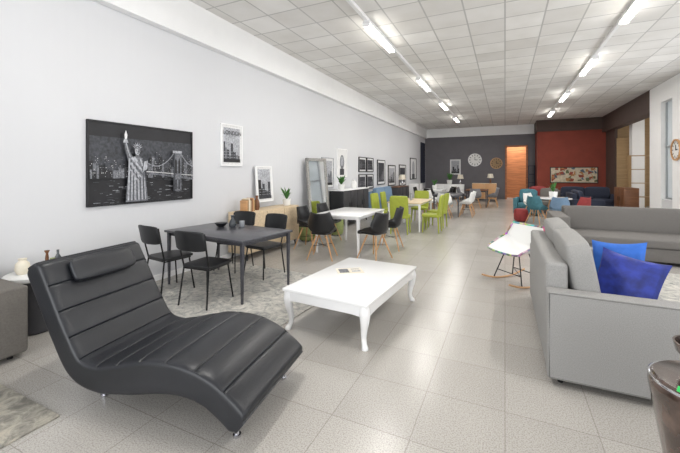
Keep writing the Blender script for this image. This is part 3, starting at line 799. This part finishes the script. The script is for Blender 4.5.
clock('large white faced wall clock on slate grey wall',(-1.6,YB,2.26),.38,0,'white','whiteplastic','a0')
clock('brown wooden wall clock on slate grey wall',(-.45,YB,2.05),.32,0,'beech','tan','a0')
clock('wooden rimmed wall clock on the white pillar',(XR,12.42,2.15),.29,-90,'beech','whiteplastic','a0')
tt=picture('small black framed print on slate grey wall',(-3.0,YB,1.4),.6,.9,'white',skyline(.6,.9,31),.03); tt.rotation_euler=(0,0,math.radians(-90))

def shelf(loc,label,w=.9,h=1.9,d=.35,m='tan',rz=0):
    t=thing('bookshelf',label,'shelf',loc,rz)
    for sx in(-1,1): box('side_panel',(.03,d,h),(sx*w/2,0,h/2),m,t)
    for k in range(5): box('shelf_board',(w-.03,d,.025),(0,0,.06+k*(h-.08)/4),m,t)
shelf((1.3,21.6,0),'narrow open dark shelf beside the doorway',.3,1.9,.3,'navysofa')
shelf((4.9,17.2,0),'open tan wooden shelf in the side bay',1.0,2.2,.35,'tan')
for i,x in enumerate((4.6,5.4)):
    o=box('wood_panel',(.5,.05,3.0),(0,0,1.5),'tan',None,.004); o.location=(x,19.0+i*.8 - .3*(i==0),0); solo(o,'tall tan wooden display panel standing in the side bay','panel')

# ------------------------------------------------------------ side drum table
t=thing('side_table','grey drum side table with pale round top near the sofa','side table',(-4.2,1.84,0),0)
lathe('drum_base',[(.17,0),(.19,.02),(.17,.2),(.17,.34),(.19,.50),(.18,.51)],'dkgrey',t)
lathe('tabletop',[(.22,.51),(.235,.52),(.235,.55),(.22,.56)],'whiteplastic',t)
bottle('vase','pale ceramic vase on the drum side table',(-4.24,1.76,.56),[(.04,0),(.06,.04),(.055,.10),(.03,.13),(.035,.15)],'cream','vase')
bottle('jar','small olive glass jar on the drum side table',(-4.05,1.92,.56),[(.03,0),(.035,.03),(.032,.10),(.02,.12),(.022,.14)],'sage','jar')
bottle('candlestick','turned wooden candlestick on the drum side table',(-4.28,1.98,.56),[(.04,0),(.04,.015),(.012,.04),(.016,.1),(.010,.15),(.025,.18)],'walnut','candlestick')
bottle('bottle','slim grey glass bottle on the drum side table',(-4.12,2.0,.56),[(.03,0),(.032,.02),(.03,.12),(.01,.16),(.011,.2)],'glass','bottle')
# ------------------------------------------------------------ brown barrel stool
t=thing('drum_stool','dark marbled brown glossy rounded stool with green price tag','stool',(.79,2.01,0),0)
lathe('stool_body',[(.12,0),(.15,.02),(.145,.15),(.155,.3),(.175,.42),(.195,.54),(.205,.60),(.205,.63),(.195,.645)],'dkwalnut',t,40)
lathe('stool_top',[(.193,.64),(.185,.655),(.12,.66),(0,.662)],'dkwalnut',t,40)
tube('rim_band',[(.2*math.cos(i*math.pi/18),.2*math.sin(i*math.pi/18),.64) for i in range(36)],.006,'chrome',t,8,0,True)
box('price_tag',(.05,.003,.022),(-.135,-.145,.665),'green',t,rot=(-30,0,-48),label='small green tag')
bottle('bowl','dark round glossy bowl on the marbled stool',(.80,2.08,.664),[(.03,0),(.06,.03),(.1,.08),(.108,.12),(.10,.12),(.09,.08)],'dkwalnut','bowl')

# ------------------------------------------------------------ lights
w=bpy.data.worlds.new('World'); S.world=w; w.use_nodes=True
w.node_tree.nodes['Background'].inputs[0].default_value=(.93,.96,1,1); w.node_tree.nodes['Background'].inputs[1].default_value=1.0
def area(name,loc,rot,sx,sy,e,c=(1,1,1)):
    ld=bpy.data.lights.new(name,'AREA'); ld.shape='RECTANGLE'; ld.size=sx; ld.size_y=sy; ld.energy=e; ld.color=c
    o=bpy.data.objects.new(name,ld); o.location=loc; o.rotation_euler=[math.radians(a) for a in rot]; COL.objects.link(o)
area('shopfront_fill',(-.1,YF-.5,1.6),(108,0,0),8.2,3.0,280,(.98,.99,1))  # added fill standing in for assumed shopfront daylight, tilted up to brighten the ceiling
area('side_window_daylight',(XR+.8,6.8,1.9),(108,0,90),11.0,2.4,185,(.98,.99,1))  # window daylight, with an added upward tilt to brighten the ceiling
area('bay_area_light',(7.9,16.5,2.2),(90,0,90),4,2.7,80,(1,.97,.92))  # area light inside the bay, in front of its closed side wall
area('storeroom_light',(.6,YB+.8,H-.3),(0,0,0),.8,.8,90,(1,.9,.8))

# ------------------------------------------------------------ camera
cd=bpy.data.cameras.new('Camera'); cam=bpy.data.objects.new('Camera',cd); COL.objects.link(cam)
cd.sensor_width=36; cd.lens=350/680*36; cd.shift_y=-(226.5-172)/680; cd.clip_start=.05
cam.location=(0,0,1.55); cam.rotation_euler=(math.radians(90),0,math.radians(25.24))
S.camera=cam
